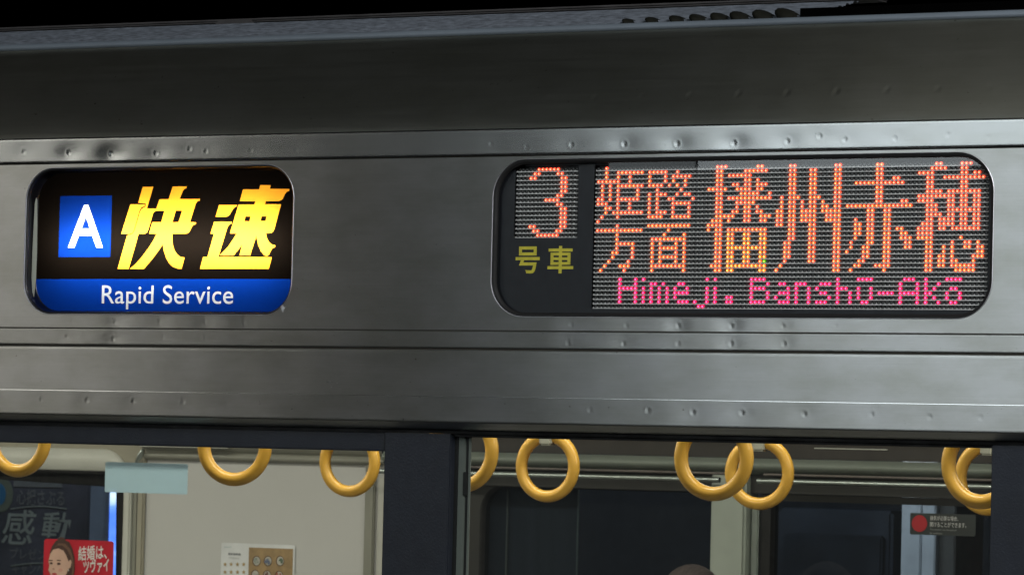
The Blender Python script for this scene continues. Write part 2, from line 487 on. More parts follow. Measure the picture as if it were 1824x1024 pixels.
scratch([(wp(x, y).x, wp(x, y).z) for x, y in ((583, 679), (592, 680), (602, 682))])
scratch([(wp(x, y).x, wp(x, y).z) for x, y in ((590, 690), (597, 686), (603, 688), (607, 693))], .0005)
q = [(-.0017, 0), (-.004, .002), (0, .006), (.004, .0015), (.008, .003), (.003, -.002), (.002, -.008), (-.001, -.003)]
P_(mesh('paint_chip', [(wp(503, 549).x + x, -.0006, wp(503, 549).z + z) for x, z in q], [tuple(range(len(q)))], M['edge'], car))


# ------------------------------------------------------------------ roof
gz = SH_TOP.z
P_(sweep_x('roof_gutter', [(.104, gz - .0015), (.0995, gz + .0005), (.099, gz + .004), (.101, gz + .0085), (.108, gz + .0105), (.13, gz + .0125)], X0, X1,
           plain('gutter_paint', (.15, .18, .21), .5, 0, .12, (6, 6, 40)), car, .02, fn=lambda X, Z: wave(X, Z, .0003, 2)))
ribs = [(.13, gz + .0125)]
for k in range(7):
    y = .13 + .028 * k; z = gz + .0125 + .0066 * k
    ribs += [(y + .004, z + .0005), (y + .008, z + .0050), (y + .016, z + .0056), (y + .021, z + .0040), (y + .027, z + .0064)]
RXE = wp(1470, 20, .2).x
P_(box('roof_end_mask', wp(1425, 20, .128).x, X1, .1285, .1298, gz + .0095, wp(1490, 13, .128).z, plain('roof_end_black', (.0012, .0012, .0012), 1, 0, .1, spec=0), car))  # thin black sheet added to hide the ribs where the roof goes dark
P_(box('roof_flat_panel', RXE + .002, X1, .131, .33, gz + .0095, gz + .0122, M['blackmat'], car))
P_(sweep_x('ribbed_roof', ribs, X0, RXE, M['roof'], car, .01,
           fn=lambda X, Z: .0012 * np.sin(X * 90 + Z * 900) * np.sin(X * 37) * 0.6))
rz = ribs[-1][1]
# cable duct along the roof and the equipment housing behind
a = wp(0, 58, .36); b = wp(1556, 3, .36)
P_(box('roof_duct', X0, b.x, .36, .42, wp(700, 29.8, .36).z, wp(700, 23.5, .36).z, M['rooftop'], car, .003))
P_(box('roof_cable_clamp', wp(385, 30, .35).x, wp(450, 30, .35).x, .345, .359, wp(430, 48, .35).z, wp(430, 36, .35).z, M['rooftop'], car, .004))
for px in (1110, 1152, 1196, 1233, 1272, 1308, 1350, 1392):  # row of dark rounded lumps, growing to the right
    c = wp(px, 36 - (px - 1110) * .02, .112)
    kk = (px - 1110) / 282.; rr = .0085 + .0085 * kk
    bm = bmesh.new(); bmesh.ops.create_uvsphere(bm, u_segments=14, v_segments=8, radius=1)
    bmesh.ops.transform(bm, matrix=Matrix.Translation((c.x, .145, gz + .0135)) @ Matrix.Diagonal((rr * 1.15, .03, rr, 1)), verts=bm.verts)
    for v in bm.verts:
        if v.co.z > gz + .0135: v.co.x += (v.co.z - gz - .0135) * -.9
    P_(bm_obj('roof_lump', bm, M['rooflump'], car, True))

# ================================================================== ROLLER BLIND SIGN
FY = .027
sg = P_(loft('service_sign_case', [(inset(O1, -.0006), -.0006), (O1, -.0010), (O1, .0006), (inset(O1, .0004), .0007), (inset(O1, .0006), .003)], M['cutedge'], car, smooth=False))
SG_LOC = sg


def S_(o, parent):      # sub-part of a part that already sits at the car offset
    o.parent = parent; o.location = (0, 0, 0); return o


r1 = inset(O1, .0004)
S_(loft('gasket', [(r1, .0015), (inset(r1, .0015), .0008), (inset(r1, .0032), .0022), (inset(r1, .004), .006)], M['blackgloss'], None), sg)
S_(loft('inner_rim', [(inset(r1, .003), .006), (inset(r1, .0035), .018), (inset(r1, .0045), .0225), (inset(r1, .0052), .0255), (inset(r1, .0062), FY - .0006)], M['blackgloss'], None), sg)
gi = inset(r1, .004)
S_(mesh('glass_pane', [(x, .0065, z) for x, z in gi], [tuple(range(len(gi)))], M['sglass'], None), sg)
# light box behind the film
bx = (-1.135, -.548, FY + .001, FY + .085, -.252, .034)
bm = bmesh.new(); bm_box(bm, *bx); bmesh.ops.reverse_faces(bm, faces=bm.faces)
bm.faces.ensure_lookup_table()
ff = [f for f in bm.faces if all(abs(v.co.y - bx[2]) < 1e-6 for v in f.verts)]
bmesh.ops.delete(bm, geom=ff, context='FACES_ONLY')
S_(bm_obj('light_box', bm, M['boxwhite'], None), sg)


def tube(name, x, z, sx, sz, rad, col, Y=FY + .05):
    l = bpy.data.lights.new(name, 'AREA'); l.shape = 'RECTANGLE'; l.size = sx; l.size_y = sz
    l.energy = rad * math.pi * sx * sz; l.color = col
    o = bpy.data.objects.new(name, l); COL.objects.link(o); o.location = (x, Y, z); o.rotation_euler = (math.radians(-90), 0, 0)
    return o


# bright streak on the left rim, painted as a pale tapered strip
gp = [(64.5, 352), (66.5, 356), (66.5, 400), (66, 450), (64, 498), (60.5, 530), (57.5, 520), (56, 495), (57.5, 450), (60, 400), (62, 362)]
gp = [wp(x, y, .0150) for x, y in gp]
S_(mesh('rim_streak', [(p.x, .0150, p.z) for p in gp], [tuple(range(len(gp)))], plain('pale_streak', (.62, .62, .5), .5), None), sg)
# tube lamp of the sign (faces the film, towards -Y)
tube('sign_tube_lamp', -.84, -.110, .46, .018, 84, (1, .97, .9))


def poly(pts, ox, oy, s):   # traced outline -> world x,z on the film
    return [(wp(ox + x / s, oy + y / s, FY).x, wp(ox + x / s, oy + y / s, FY).z) for x, y in pts]


KA = [[(328, 78), (440, 78), (372, 310), (473, 312), (508, 212), (605, 210), (650, 74), (800, 74), (795, 92), (773, 102), (757, 122), (722, 208), (942, 208), (938, 226), (915, 233), (895, 260), (832, 458), (900, 458), (895, 476), (868, 487), (850, 512), (828, 556), (812, 572), (790, 579), (643, 580), (644, 640), (649, 700), (665, 755), (695, 802), (730, 830), (776, 836), (742, 955), (705, 955), (655, 938), (610, 896), (577, 835), (553, 760), (543, 690), (500, 757), (430, 850), (340, 957), (188, 957), (250, 905), (310, 840), (390, 735), (440, 655), (478, 580), (395, 580), (430, 458), (525, 458), (560, 335), (478, 335), (456, 342), (438, 362), (412, 450), (385, 540), (370, 570), (345, 582), (282, 582), (175, 957), (57, 957), (160, 600), (195, 592), (218, 580), (238, 550), (298, 345), (318, 312), (355, 292), (360, 256), (278, 250)],
      [(683, 332), (750, 332), (712, 458), (643, 458)],
      [(195, 265), (350, 267), (345, 286), (312, 298), (290, 338), (230, 545), (212, 573), (180, 583), (97, 583)]]
KB = [[(500, 105), (672, 105), (685, 60), (797, 60), (787, 100), (998, 100), (995, 120), (967, 132), (948, 158), (925, 205), (908, 222), (885, 230), (742, 232), (735, 265), (908, 265), (835, 530), (822, 558), (800, 573), (745, 575), (752, 622), (775, 668), (808, 697), (848, 705), (842, 724), (812, 738), (795, 765), (777, 808), (755, 820), (728, 810), (692, 768), (663, 700), (642, 600), (575, 812), (463, 812), (492, 695), (400, 812), (250, 812), (345, 715), (435, 577), (360, 577), (450, 268), (622, 268), (632, 232), (465, 232)],
      [(525, 395), (582, 395), (570, 448), (512, 448)], [(698, 392), (755, 392), (742, 445), (686, 445)],
      [(243, 272), (435, 272), (428, 290), (402, 303), (375, 345), (356, 378), (335, 395), (310, 400), (205, 400)],
      [(190, 452), (380, 452), (375, 473), (350, 484), (330, 515), (235, 828), (808, 832), (775, 957), (38, 957), (72, 832), (118, 830), (190, 580), (152, 580)]]
regions = {}
regions['kanji_fast'] = sum([loop_edges(poly(p, 200, 320, 6.0235)) for p in KA], [])
regions['kanji_speed'] = sum([loop_edges(poly(p, 350, 320, 6.0235)) for p in KB], [])
q = [wp(x, y, FY) for x, y in ((107, 349), (200, 349), (196, 458), (104, 458))]
sx0 = (q[0].x + q[3].x) / 2; sx1 = (q[1].x + q[2].x) / 2; sz1 = (q[0].z + q[1].z) / 2; sz0 = (q[2].z + q[3].z) / 2
SQ = [(sx0, sz0), (sx1, sz0), (sx1, sz1), (sx0, sz1)]
bz1 = wp(300, 497, FY).z; bz0 = wp(300, 556, FY).z
BD = [(-1.134, bz0), (-.549, bz0), (-.549, bz1), (-1.134, bz1)]
FR = [(-1.134, -.251), (-.549, -.251), (-.549, .033), (-1.134, .033)]
V, F = text_mesh('A', 1, .014)
ax0, ax1 = wp(121, 441, FY).x, wp(183, 441, FY).x; az0, az1 = wp(150, 441, FY).z, wp(150, 365, FY).z
V = fit_text(V, ax0, ax1, az0, az1); regions['letter_a'] = bound_edges(V, F)
V, F = text_mesh('Rapid Service', 1, .002, 0, 1.02)
V = fit_text(V, wp(181, 541, FY).x, wp(415, 541, FY).x, wp(226, 551, FY).z, wp(280, 508, FY).z); regions['words'] = bound_edges(V, F)
alle = loop_edges(SQ) + loop_edges(BD) + loop_edges(FR)
for k in regions: alle += regions[k]
Vf, Tf = cdt(alle)
cen = np.array([Vf[list(t)].mean(0) for t in Tf])
cls = np.full(len(Tf), 0)
cls[inside(cen, loop_edges(SQ))] = 1
cls[inside(cen, loop_edges(BD))] = 2
for n, k in enumerate(('kanji_fast', 'kanji_speed', 'letter_a', 'words')): cls[inside(cen, regions[k])] = 3 + n
cls[~inside(cen, loop_edges(FR))] = -1
ylw = film('yellow_film', (1, .39, .026)); blu = film('blue_film', (.002, .020, .16)); wht = film('white_film', (.75, .8, .82)); blu2 = film('blue_band_film', (.002, .031, .26))
whd = film('white_band_film', (.58, .62, .66))
blk = film('black_film', (.0042, .0030, .0022))
for n, (nm, m) in enumerate((('black_film', blk), ('blue_square', blu), ('blue_band', blu2), ('kanji', ylw), ('kanji', ylw), ('letter', wht), ('lettering', whd))):
    tri = [t for t, c in zip(Tf, cls) if c == n]
    ids = sorted({i for t in tri for i in t}); mp = {v: k for k, v in enumerate(ids)}
    o = mesh(nm, [(Vf[i][0], FY, Vf[i][1]) for i in ids], [tuple(mp[i] for i in t) for t in tri], m, None)
    bm = bmesh.new(); bm.from_mesh(o.data)
    for f in bm.faces:
        if f.normal.y > 0: f.normal_flip()
    bm.to_mesh(o.data); bm.free()
    S_(o, sg)

# ================================================================== LED DESTINATION DISPLAY
LY = .020; K = 1 + LY / 5.83207
PT = .007 * K
LX0 = CAM.x - CAM.x * K; LZ0 = CAM.z - CAM.z * K
dd = P_(loft('destination_display', [(inset(O2, -.0006), -.0006), (O2, -.0010), (O2, .0006), (inset(O2, .0004), .0007), (inset(O2, .0006), .003)], M['cutedge'], car, smooth=False))
r2 = inset(O2, .0004)
S_(loft('gasket', [(r2, .0015), (inset(r2, .002), .0008), (inset(r2, .005), .0022), (inset(r2, .0065), .0065)], M['blackmat'], None), dd)
S_(loft('inner_rim', [(inset(r2, .004), .0065), (inset(r2, .0045), .030)], M['blackmat'], None), dd)
gi = inset(r2, .005)
S_(mesh('glass_pane', [(x, .0062, z) for x, z in gi], [tuple(range(len(gi)))], M['sglass'], None), dd)


def lx(c): return LX0 + c * PT


def lz(r): return LZ0 - r * PT


mA = (lx(-.62), lx(95.75), lz(31.6), lz(-.75))          # main matrix
# small matrix of the car number: columns pitch measured in the photo
NX0 = wp(926.5, 301, LY).x
mB = (NX0 - PT * .62, NX0 + PT * 15.75, lz(15.6), lz(-.75))
# mask plate with the two matrix windows
o2e = inset(r2, .0035)
ve, te = cdt(loop_edges(o2e) + loop_edges([(mA[0], mA[2]), (mA[1], mA[2]), (mA[1], mA[3]), (mA[0], mA[3])]) + loop_edges([(mB[0], mB[2]), (mB[1], mB[2]), (mB[1], mB[3]), (mB[0], mB[3])]))
cen = np.array([ve[list(t)].mean(0) for t in te])
keep = inside(cen, loop_edges(o2e)) & ~((cen[:, 0] > mA[0]) & (cen[:, 0] < mA[1]) & (cen[:, 1] > mA[2]) & (cen[:, 1] < mA[3])) & ~((cen[:, 0] > mB[0]) & (cen[:, 0] < mB[1]) & (cen[:, 1] > mB[2]) & (cen[:, 1] < mB[3]))
S_(mesh('mask_plate', [(x, .0135, z) for x, z in ve], [t for t, k in zip(te, keep) if k], M['plate'], None), dd)
S_(box('back_board', mA[0] - .004, mA[1] + .02, LY + .003, LY + .008, mA[2] - .004, mA[3] + .02, M['black'], None), dd)
S_(box('back_board', mB[0] - .004, mB[1] + .004, LY + .003, LY + .008, mB[2] - .004, mB[3] + .004, M['black'], None), dd)

GL = {}   # lit dots: (row, col)


def rows(base, txt):
    for line in txt.strip().split('\n'):
        r, cs = line.split(':'); S = set()
        for tkn in cs.split(','):
            tkn = tkn.strip()
            if not tkn: continue
            if '-' in tkn: a, b = tkn.split('-'); S |= set(range(int(a), int(b) + 1))
            else: S.add(int(tkn))
        rr = range(int(r.split('-')[0]), int(r.split('-')[-1]) + 1)
        for q in rr:
            for c in S: yield (q, c + base)


HIME = """0:2
1:2,5-11
2:2,5,8
3:0-5,8
4:1,3,5-11
5-6:1,3,5,10
7:0,1,3,5-10
8:0,1,2,5,8
9:2,3,5,8
10:2,4-11
11:1,5
12:0"""
JI = """1:13-17,20
2:13,17,19-23
3:13,17,19,22
4:13-16,18,20,22
5:15,21
6:13,15-17,20,22,23
7:13,15,18,19,24
8:13,15,19-23
9:13,15,19,23
10:13,15-17,19,23
11:13-16,19-23"""
HO = """13:5
14:0-11
15-16:5
17:5-9
18:5,9
19:4,5,9
20:4,9
21:3,8
22:2,6-8
23:1,7"""
MEN = """13:13-23
14:18
15:17,22
16:14-22
17:14,16,20,22
18:14,16-20,22
19:14,16,20,22
20:14,16-20,22
21:14,16,20,22
22:14-22
23:14,22"""
BAN = """0:2-4,12,13
1:2,3,9-14
2:2,3,5-10
3:2,3,9,10,12
4:2,3,6,7,9,10,12-14
5:0-4,7-10,12,13
6:2,3,8-12,15
7:2,3,5-15
8:2,3,7-11
9:2,3,7,9,10,12
10:2,3,6,7,9,10,12,13
11:2-6,9,10,13-15
12:1-3,5,9,10,13,14
13:0-3
14:0,2,3,5-14
15-17:2,3,5,6,9,10,13,14
18:2,3,5-14
19-21:2,3,5,6,9,10,13,14
22:1-3,5-14
23:2,3,5,6,13,14"""
SHU = """0:3,4,14,15
1-6:3,4,8,9,14,15
7:1,3-5,8-10,14,15
8:1,3,4,6,8,9,11,14,15
9:1,3,4,6,8,9,11,12,14,15
10:0,1,3,4,6-9,11-15
11-12:0,1,3,4,6-9,12-15
13:0,1,3,4,8,9,14,15
14-16:3,4,8,9,14,15
17-20:2,3,8,9,14,15
21:2,8,9,14,15
22:1,14,15
23:0,14,15"""
AKA = """0-2:7,8
3:7,8,11,12
4:2-13
5-7:7,8
8:7,8,13,14
9:0-15
10-11:5,6,9,10
12:2,5,6,9,10
13:2,3,5,6,9,10
14:2,3,5,6,9,10,12,13
15:2,3,5,6,9,10,13,14
16:2,5,6,9,10,13-15
17:1,5,6,9,10,14,15
18:1,4,5,9,10,14,15
19:0,4,5,9,10
20:4,5,9,10
21:3,4,9,10
22:2,3,7-10
23:1,9"""
HO2 = """0:4,5,10-12
1:3-6,10,11
2:0-3,10,11,13,14
3:2,3,6-15
4-5:2,3,10,11
6:2-5,7-14
7:0-8,10,11,13,14
8:0-3,7,8,10,11,13,14
9:2-4,7,8,10,11,13,14
10:2-4,7-14
11:2-5,7,8,10,11,13,14
12:2,3,5-8,10,11,13,14
13:1-3,5-8,10,11,13,14
14:0-3,5,6,8-14
15:0-3
16:0-3,10
17:2,3,8,11,12,14
18:2,3,6,8,11,12,14,15
19:2,3,6,8,14,15
20:2,3,5,6,8,13-15
21:2,3,5,6,8,9,13
22:2,3,5,6,8-13
23:2,3,9-13"""
PINK = """25:6,10,12,28,30,39-42,60,65-68,76-78,81,86-89
26:6,10,14,15,17,21,22,39,43,46,47,50-52,56-58,60,75,79,81,84
27:6-10,12,14,16,18,20,23,28,30,39-42,48,50,53,55,60-62,65,68,75,79,81,83,87,88
28:6,10,12,14,16,18,20-23,28,30,39,43,46-48,50,53,56,57,60,63,65,68,70-73,75-79,81,82,86,89
29:6,10,12,14,16,18,20,28,30,33,34,39,43,45,48,50,53,58,60,63,65,68,75,79,81,83,86,89
30:6,10,12,14,16,18,21-23,25,28,30,33,34,39-42,46-48,50,53,55-57,60,63,66,67,75,79,81,84,87,88
31:26,27"""
THREE = """0:5-10
1:4,5,10,11
2:3,4,11,12
3-5:11,12
6:10,11
7:7-10
8:10,11
9-12:11,12
13:3,4,11,12
14:4,5,10,11
15:5-10"""
red, orange, yellow, pink, green = 'red', 'orange', 'yellow', 'pink', 'green'
lit = {}
for b, t, c in ((0, HIME, red), (0, JI, red), (0, HO, orange), (0, MEN, orange), (28, BAN, 'mix'), (45, SHU, 'mix'), (62, AKA, 'mix'), (79, HO2, 'mix'), (0, PINK, pink)):
    for rc in rows(b, t): lit[rc] = c
for (r, c), k in list(lit.items()):
    if k == pink: continue
    if k == 'mix':
        if 28 <= c < 45 and 15 <= r <= 23 and c >= 33: k = yellow if random.random() < .72 else orange
        elif c >= 79: k = red if (r < 16 or random.random() < .2) else orange
        elif r < 9: k = red if random.random() < .55 else orange
        else: k = orange if random.random() < .7 else red
    elif random.random() < .2: k = orange if k == red else red
    lit[(r, c)] = k
lit[(21, 42)] = green
LM = {red: ((1, .072, .026), (1, .45, .24)), orange: ((1, .092, .018), (1, .50, .19)), yellow: ((1, .16, .004), (1, .78, .20)),
      pink: ((1, .004, .085), (1, .16, .42)), green: ((.07, .35, .0), (.45, .95, .1))}
LMM = {k: (emit('led_rim_' + k, a, 1.7), emit('led_core_' + k, b, 2.1)) for k, (a, b) in LM.items()}
unlit = plain('unlit_led', (.08, .079, .075), .22, 0, .3, (300, 300, 300))

NSEG = 8


def dome(V, F, x, z, r, y, core_only=None, hi=None):
    """LED lens: base ring, shoulder ring, cap. returns (rim faces, cap faces) appended to F lists"""
    b = len(V)
    for (rr, yy, ox, oz) in ((r, y, 0, 0), (r * .93, y - r * .55, 0, 0), (r * .52, y - r * 1.0, .12 * r, -.1 * r)):
        for k in range(NSEG):
            a = 2 * math.pi * k / NSEG; V.append((x + ox + rr * math.cos(a), yy, z + oz + rr * math.sin(a)))
    for lv in (0, 1):
        for k in range(NSEG):
            j = (k + 1) % NSEG; F[0].append((b + lv * NSEG + k, b + lv * NSEG + j, b + (lv + 1) * NSEG + j, b + (lv + 1) * NSEG + k))
    F[1].append(tuple(b + 2 * NSEG + k for k in range(NSEG)))


def led_group(name, dots, mats):
    V = []; F = ([], [])
    for x, z, s in dots: dome(V, F, x, z, .0030 * s, LY + .0008)
    me = bpy.data.meshes.new(name); me.from_pydata(V, [], F[0] + F[1]); me.update()
    me.materials.append(mats[0]); me.materials.append(mats[1])
    mi = [0] * len(F[0]) + [1] * len(F[1]); me.polygons.foreach_set('material_index', mi)
    o = link(name, me, None, None); o['kind'] = 'stuff'
    return S_(o, dd)


def dot(r, c, main=True):
    x = (lx(c) if main else NX0 + c * PT); return (x, lz(r), random.uniform(.94, 1.04))


three = set(rows(0, THREE))
for k in LM:
    D = [dot(r, c) for (r, c), kk in sorted(lit.items()) if kk == k]
    if k == red: D += [dot(r, c, False) for r, c in sorted(three)]
    led_group('%s_led_dots' % k, D, LMM[k])
corner = inset(r2, .006)
ce = loop_edges(corner)
un = [dot(r, c) for r in range(32) for c in range(96) if (r, c) not in lit] + [dot(r, c, False) for r in range(16) for c in range(16) if (r, c) not in three]
ins = inside(np.array([(u[0], u[1]) for u in un]), ce)
led_group('unlit_led_dots', [u for u, i in zip(un, ins) if i], (unlit, unlit))


# louvers: one slat over each row, with small teeth between the lamps
def slat_mesh(x0, x1):
    bm = bmesh.new()
    v = [(x0, LY + .003, .0009), (x1, LY + .003, .0009), (x1, .0158, .0004), (x0, .0158, .0004), (x0, LY + .003, -.0004), (x1, LY + .003, -.0004), (x1, .0150, -.00085), (x0, .0150, -.00085)]
    b = [bm.verts.new(p) for p in v]
    for f in ((3, 2, 1, 0), (7, 6, 2, 3), (4, 5, 6, 7), (0, 1, 5, 4), (0, 4, 7, 3), (1, 2, 6, 5)): bm.faces.new([b[i] for i in f])
    me = bpy.data.meshes.new('louver_slat'); bm.to_mesh(me); bm.free(); me.materials.append(M['louver']); return me


def chord(z):
    xs = []
    for (x1, z1), (x2, z2) in ce:
        if (z1 > z) != (z2 > z): xs.append((x2 - x1) * (z - z1) / (z2 - z1) + x1)
    return (min(xs), max(xs)) if xs else None


sl = slat_mesh(mA[0] + .0012, mA[1] - .001); sb = slat_mesh(mB[0] + .0008, mB[1] - .0008)
for r in range(32):
    z = lz(r + .52); ch = chord(z - .001)
    x1 = min(mA[1], ch[1] - .001) if ch else mA[1]
    me = sl if x1 > mA[1] - .0015 else slat_mesh(mA[0] + .0012, x1)
    o = bpy.data.objects.new('louver_slat', me); COL.objects.link(o); o.parent = dd; o.location = (0, 0, z)
for r in range(16):
    o = bpy.data.objects.new('louver_slat', sb); COL.objects.link(o); o.parent = dd; o.location = (0, 0, lz(r + .52))
V = []; F = []
for main, ncol, nrow in ((True, 97, 32), (False, 17, 16)):
    for r in range(nrow):
        for c in range(ncol):
            x = (lx(c - .5) if main else NX0 + (c - .5) * PT); z = lz(r + .52)
            if not main or inside(np.array([(x, z - .001)]), ce)[0]:
                b = len(V); h = random.uniform(.0026, .0036); wd = .0015
                V += [(x - wd, .0170, z + .0003), (x + wd, .0170, z + .0003), (x, .0185, z + h), (x, LY + .003, z + .0003)]
                F += [(b, b + 1, b + 2), (b + 1, b + 3, b + 2), (b + 3, b, b + 2)]
o = mesh('led_divider_teeth', V, F, M['tooth'], None); o['kind'] = 'stuff'; S_(o, dd)
# printed car-number caption
c0 = wp(918, 487, .0134); c1 = wp(962, 439, .0134); c2 = wp(975, 487, .0134); c3 = wp(1022, 438, .0134)
S_(print_text('printed_caption', '号', c0.x, c1.x, c0.z, c1.z, .0131, M['yprint'], None, .018), dd)
S_(print_text('printed_caption', '車', c2.x, c3.x, c2.z, c3.z, .0131, M['yprint'], None, .018), dd)

# ================================================================== WINDOWS OF THE NEAR SIDE
WY = .03
zt_l = wp(343, 795.5, WY).z; zt_r = wp(1300, 788, WY).z; zb = -1.15
pl0, pl1 = wp(688, 800, WY).x, wp(803, 900, WY).x
pr0 = wp(1767, 900, WY).x
P_(box('lintel_shadow_strip', X0, X1, .029, .05, -.4225, -.4140, M['blackmat'], car))  # black strip painted in as the shadow behind the lip
P_(box('window_header', X0, pl0 - .001, WY, WY + .05, zt_l, -.4226, M['frame'], car, .002))
P_(box('window_header', pl1, X1, WY + .004, WY + .05, zt_r, -.4226, M['blackmat'], car))  # coloured black as the shadow above the right window
P_(box('window_post', pl0, pl1, WY - .006, WY + .010, zb, -.4228, M['frame'], car, .0015))
P_(box('window_post', pr0, X1, WY - .006, WY + .06, zb, -.4228, M['frame'], car, .0015))
P_(mesh('window_glass', [(X0, WY + .006, zb), (pl0, WY + .006, zb), (pl0, WY + .006, zt_l), (X0, WY + .006, zt_l)], [(0, 1, 2, 3)], M['wglass'], car))
P_(mesh('window_glass', [(pl1, WY + .008, zb), (pr0, WY + .008, zb), (pr0, WY + .008, zt_r), (pl1, WY + .008, zt_r)], [(0, 1, 2, 3)], M['wglass'], car))
# edge frame of the opening window seen in the reveal
SYT = .041
fa = wp(817, 780, SYT).x; fb = wp(829, 780, SYT).x; fc = wp(834.5, 780, SYT).x; fd = wp(838.5, 780, SYT).x
P_(box('window_reveal', pl1 - .03, fa - .0005, .0405, .06, zb, -.425, M['blackmat'], car))
P_(box('sash_stile', fa, fb, SYT, SYT + .005, zb, -.425, M['stile'], car, .001))
P_(box('sash_slot', fb, fc, SYT + .004, SYT + .006, zb, -.425, M['blackmat'], car))
P_(box('sash_stile', fc, fd, SYT + .001, SYT + .004, zb, -.425, M['stile'], car, .0008))
lc = wp(829, 860, SYT)
P_(box('sash_latch', lc.x - .004, lc.x + .004, SYT - .002, SYT + .004, lc.z - .02, lc.z + .018, M['blackmat'], car, .001))
P_(box('window_reveal', pr0 - .002, pr0 + .02, .05, .11, zb, -.42, M['blackmat'], car))

# ================================================================== SALOON
FW = 2.7


def fx(px, py=900, Y=FW): return wp(px, py, Y).x


def fz(px, py, Y=FW): return wp(px, py, Y).z


IX0, IX1 = -5.6, 1.6
P_(box('saloon_ceiling', IX0, IX1, .12, 2.75, .10, .14, M['wall'], car))
P_(box('saloon_floor', IX0, IX1, .12, 2.75, -2.0, -1.95, M['floor'], car))
P_(box('saloon_end_wall', IX0 - .05, IX0, .12, 2.75, -1.95, .10, M['wall'], car))
P_(box('saloon_end_wall', IX1, IX1 + .05, .12, 2.75, -1.95, .10, M['wall'], car))
P_(box('side_wall_upper', IX0, IX1, .085, .12, -.38, .10, M['wall'], car))
P_(box('side_wall_lower', IX0, IX1, .085, .12, -1.95, -1.16, M['wall'], car))
# far side: door surround, door glass, pillar, panel
dx1 = fx(214)
zt = -.462
# door surround as a plate with a rounded window opening
gx1 = fx(219, 940); gz1 = fz(100, 843)
op = rrect(-3.75, gx1, -1.3, gz1, .055, 10)
rc = [(-4.4, -1.6), (fx(252), -1.6), (fx(252), .1), (-4.4, .1)]
ve, te = cdt(loop_edges(rc) + loop_edges(op)); cen = np.array([ve[list(t)].mean(0) for t in te])
kp = ~inside(cen, loop_edges(op))
P_(mesh('door_surround', [(x, FW, z) for x, z in ve], [t for t, k in zip(te, kp) if k], M['walldoor'], car))
ofr = rrect(-3.80, fx(227, 940), -1.35, fz(60, 796.5), .075, 12)
ofi = rrect(-3.77, gx1 + .004, -1.33, fz(60, 836), .06, 12)
P_(loft('door_window_frame', [(ofr, FW - .001), (inset(ofr, .004), FW - .012), (inset(ofi, -.004), FW - .012), (ofi, FW - .004)], M['trimlight'], car))
P_(loft('door_window_gasket', [(inset(ofi, -.001), FW - .006), (inset(ofi, .003), FW - .009), (inset(op, .0), FW - .004), (inset(op, .002), FW + .01)], M['blackmat'], car))
gx = inset(op, -.004)
P_(mesh('far_door_glass', [(x, FW + .006, z) for x, z in gx], [tuple(range(len(gx)))], M['fglass'], car))
# pillar beside the door: three vertical mouldings and a shiny bracket
P_(box('door_pillar', fx(228), fx(240), FW - .02, FW - .001, -1.95, fz(215, 868), M['trimlight'], car, .004))
P_(box('door_pillar', fx(241), fx(250), FW - .012, FW - .001, -1.95, fz(245, 868), M['trim'], car, .003))
P_(box('door_pillar', fx(250), fx(262), FW - .016, FW - .001, -1.95, .1, M['walldoor'], car, .004))
c = wp(249, 812, FW - .03)
bm = bmesh.new(); bmesh.ops.create_uvsphere(bm, u_segments=12, v_segments=8, radius=1)
bmesh.ops.transform(bm, matrix=Matrix.Translation(c) @ Matrix.Rotation(math.radians(28), 4, 'Y') @ Matrix.Diagonal((.005, .01, .022, 1)), verts=bm.verts)
P_(bm_obj('chrome_bracket', bm, M['rail'], car, True))
# pale wall panel with cornice
px0, px1 = fx(262), fx(690)
P_(box('wall_panel', px0, px1, FW - .004, FW + .02, -1.95, fz(400, 820), M['wallpanel'], car))
P_(sweep_x('cornice', [(FW - .005, fz(400, 822)), (FW - .02, fz(400, 819)), (FW - .024, fz(400, 812)), (FW - .012, fz(400, 809)), (FW - .010, fz(400, 803)), (FW - .03, fz(400, 800)), (FW - .034, fz(400, 794)), (FW - .02, fz(400, 780)), (FW, .1)], px0, px1, M['trim'], car, .3))
P_(box('ledge_light_strip', px0 + .002, fx(420), FW - .046, FW - .035, fz(340, 797), fz(340, 786), M['trimlight'], car, .002))
P_(box('panel_moulding', fx(655), fx(672), FW - .016, FW - .005, -1.95, fz(660, 826), M['trim'], car, .003))
P_(box('panel_moulding', fx(676), fx(690), FW - .010, FW - .005, -1.95, fz(680, 850), M['wall'], car, .003))
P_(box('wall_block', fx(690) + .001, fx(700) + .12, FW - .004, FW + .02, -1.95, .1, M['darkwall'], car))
# right-hand bay: ledge, duct, blind rails, windows
bx0 = px1 + .02; bx1 = IX1
zd1 = fz(1300, 815); zd0 = fz(1300, 840)
P_(box('dark_ledge', bx0, bx1, FW - .03, FW + .02, zd1 + .001, .1, M['brown'], car))
P_(box('ledge_edge_strip', fx(1460), fx(1590), FW - .034, FW - .031, fz(1520, 800.3), fz(1520, 798.7), M['trimlight'], car))
n = 10
P_(sweep_x('air_duct', [(FW - .045 - .02 * math.sin(math.pi * k / n), zd1 - (zd1 - zd0) * k / n) for k in range(n + 1)] + [(FW - .03, zd0 - .004)], bx0, bx1, M['duct'], car, .3))
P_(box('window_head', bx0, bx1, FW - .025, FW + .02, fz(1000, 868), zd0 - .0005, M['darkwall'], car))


def rod(name, x0, x1, y, z, r, m):
    return P_(sweep_x(name, [(y + r * math.cos(2 * math.pi * k / 14), z + r * math.sin(2 * math.pi * k / 14)) for k in range(15)], x0, x1, m, car, .3))


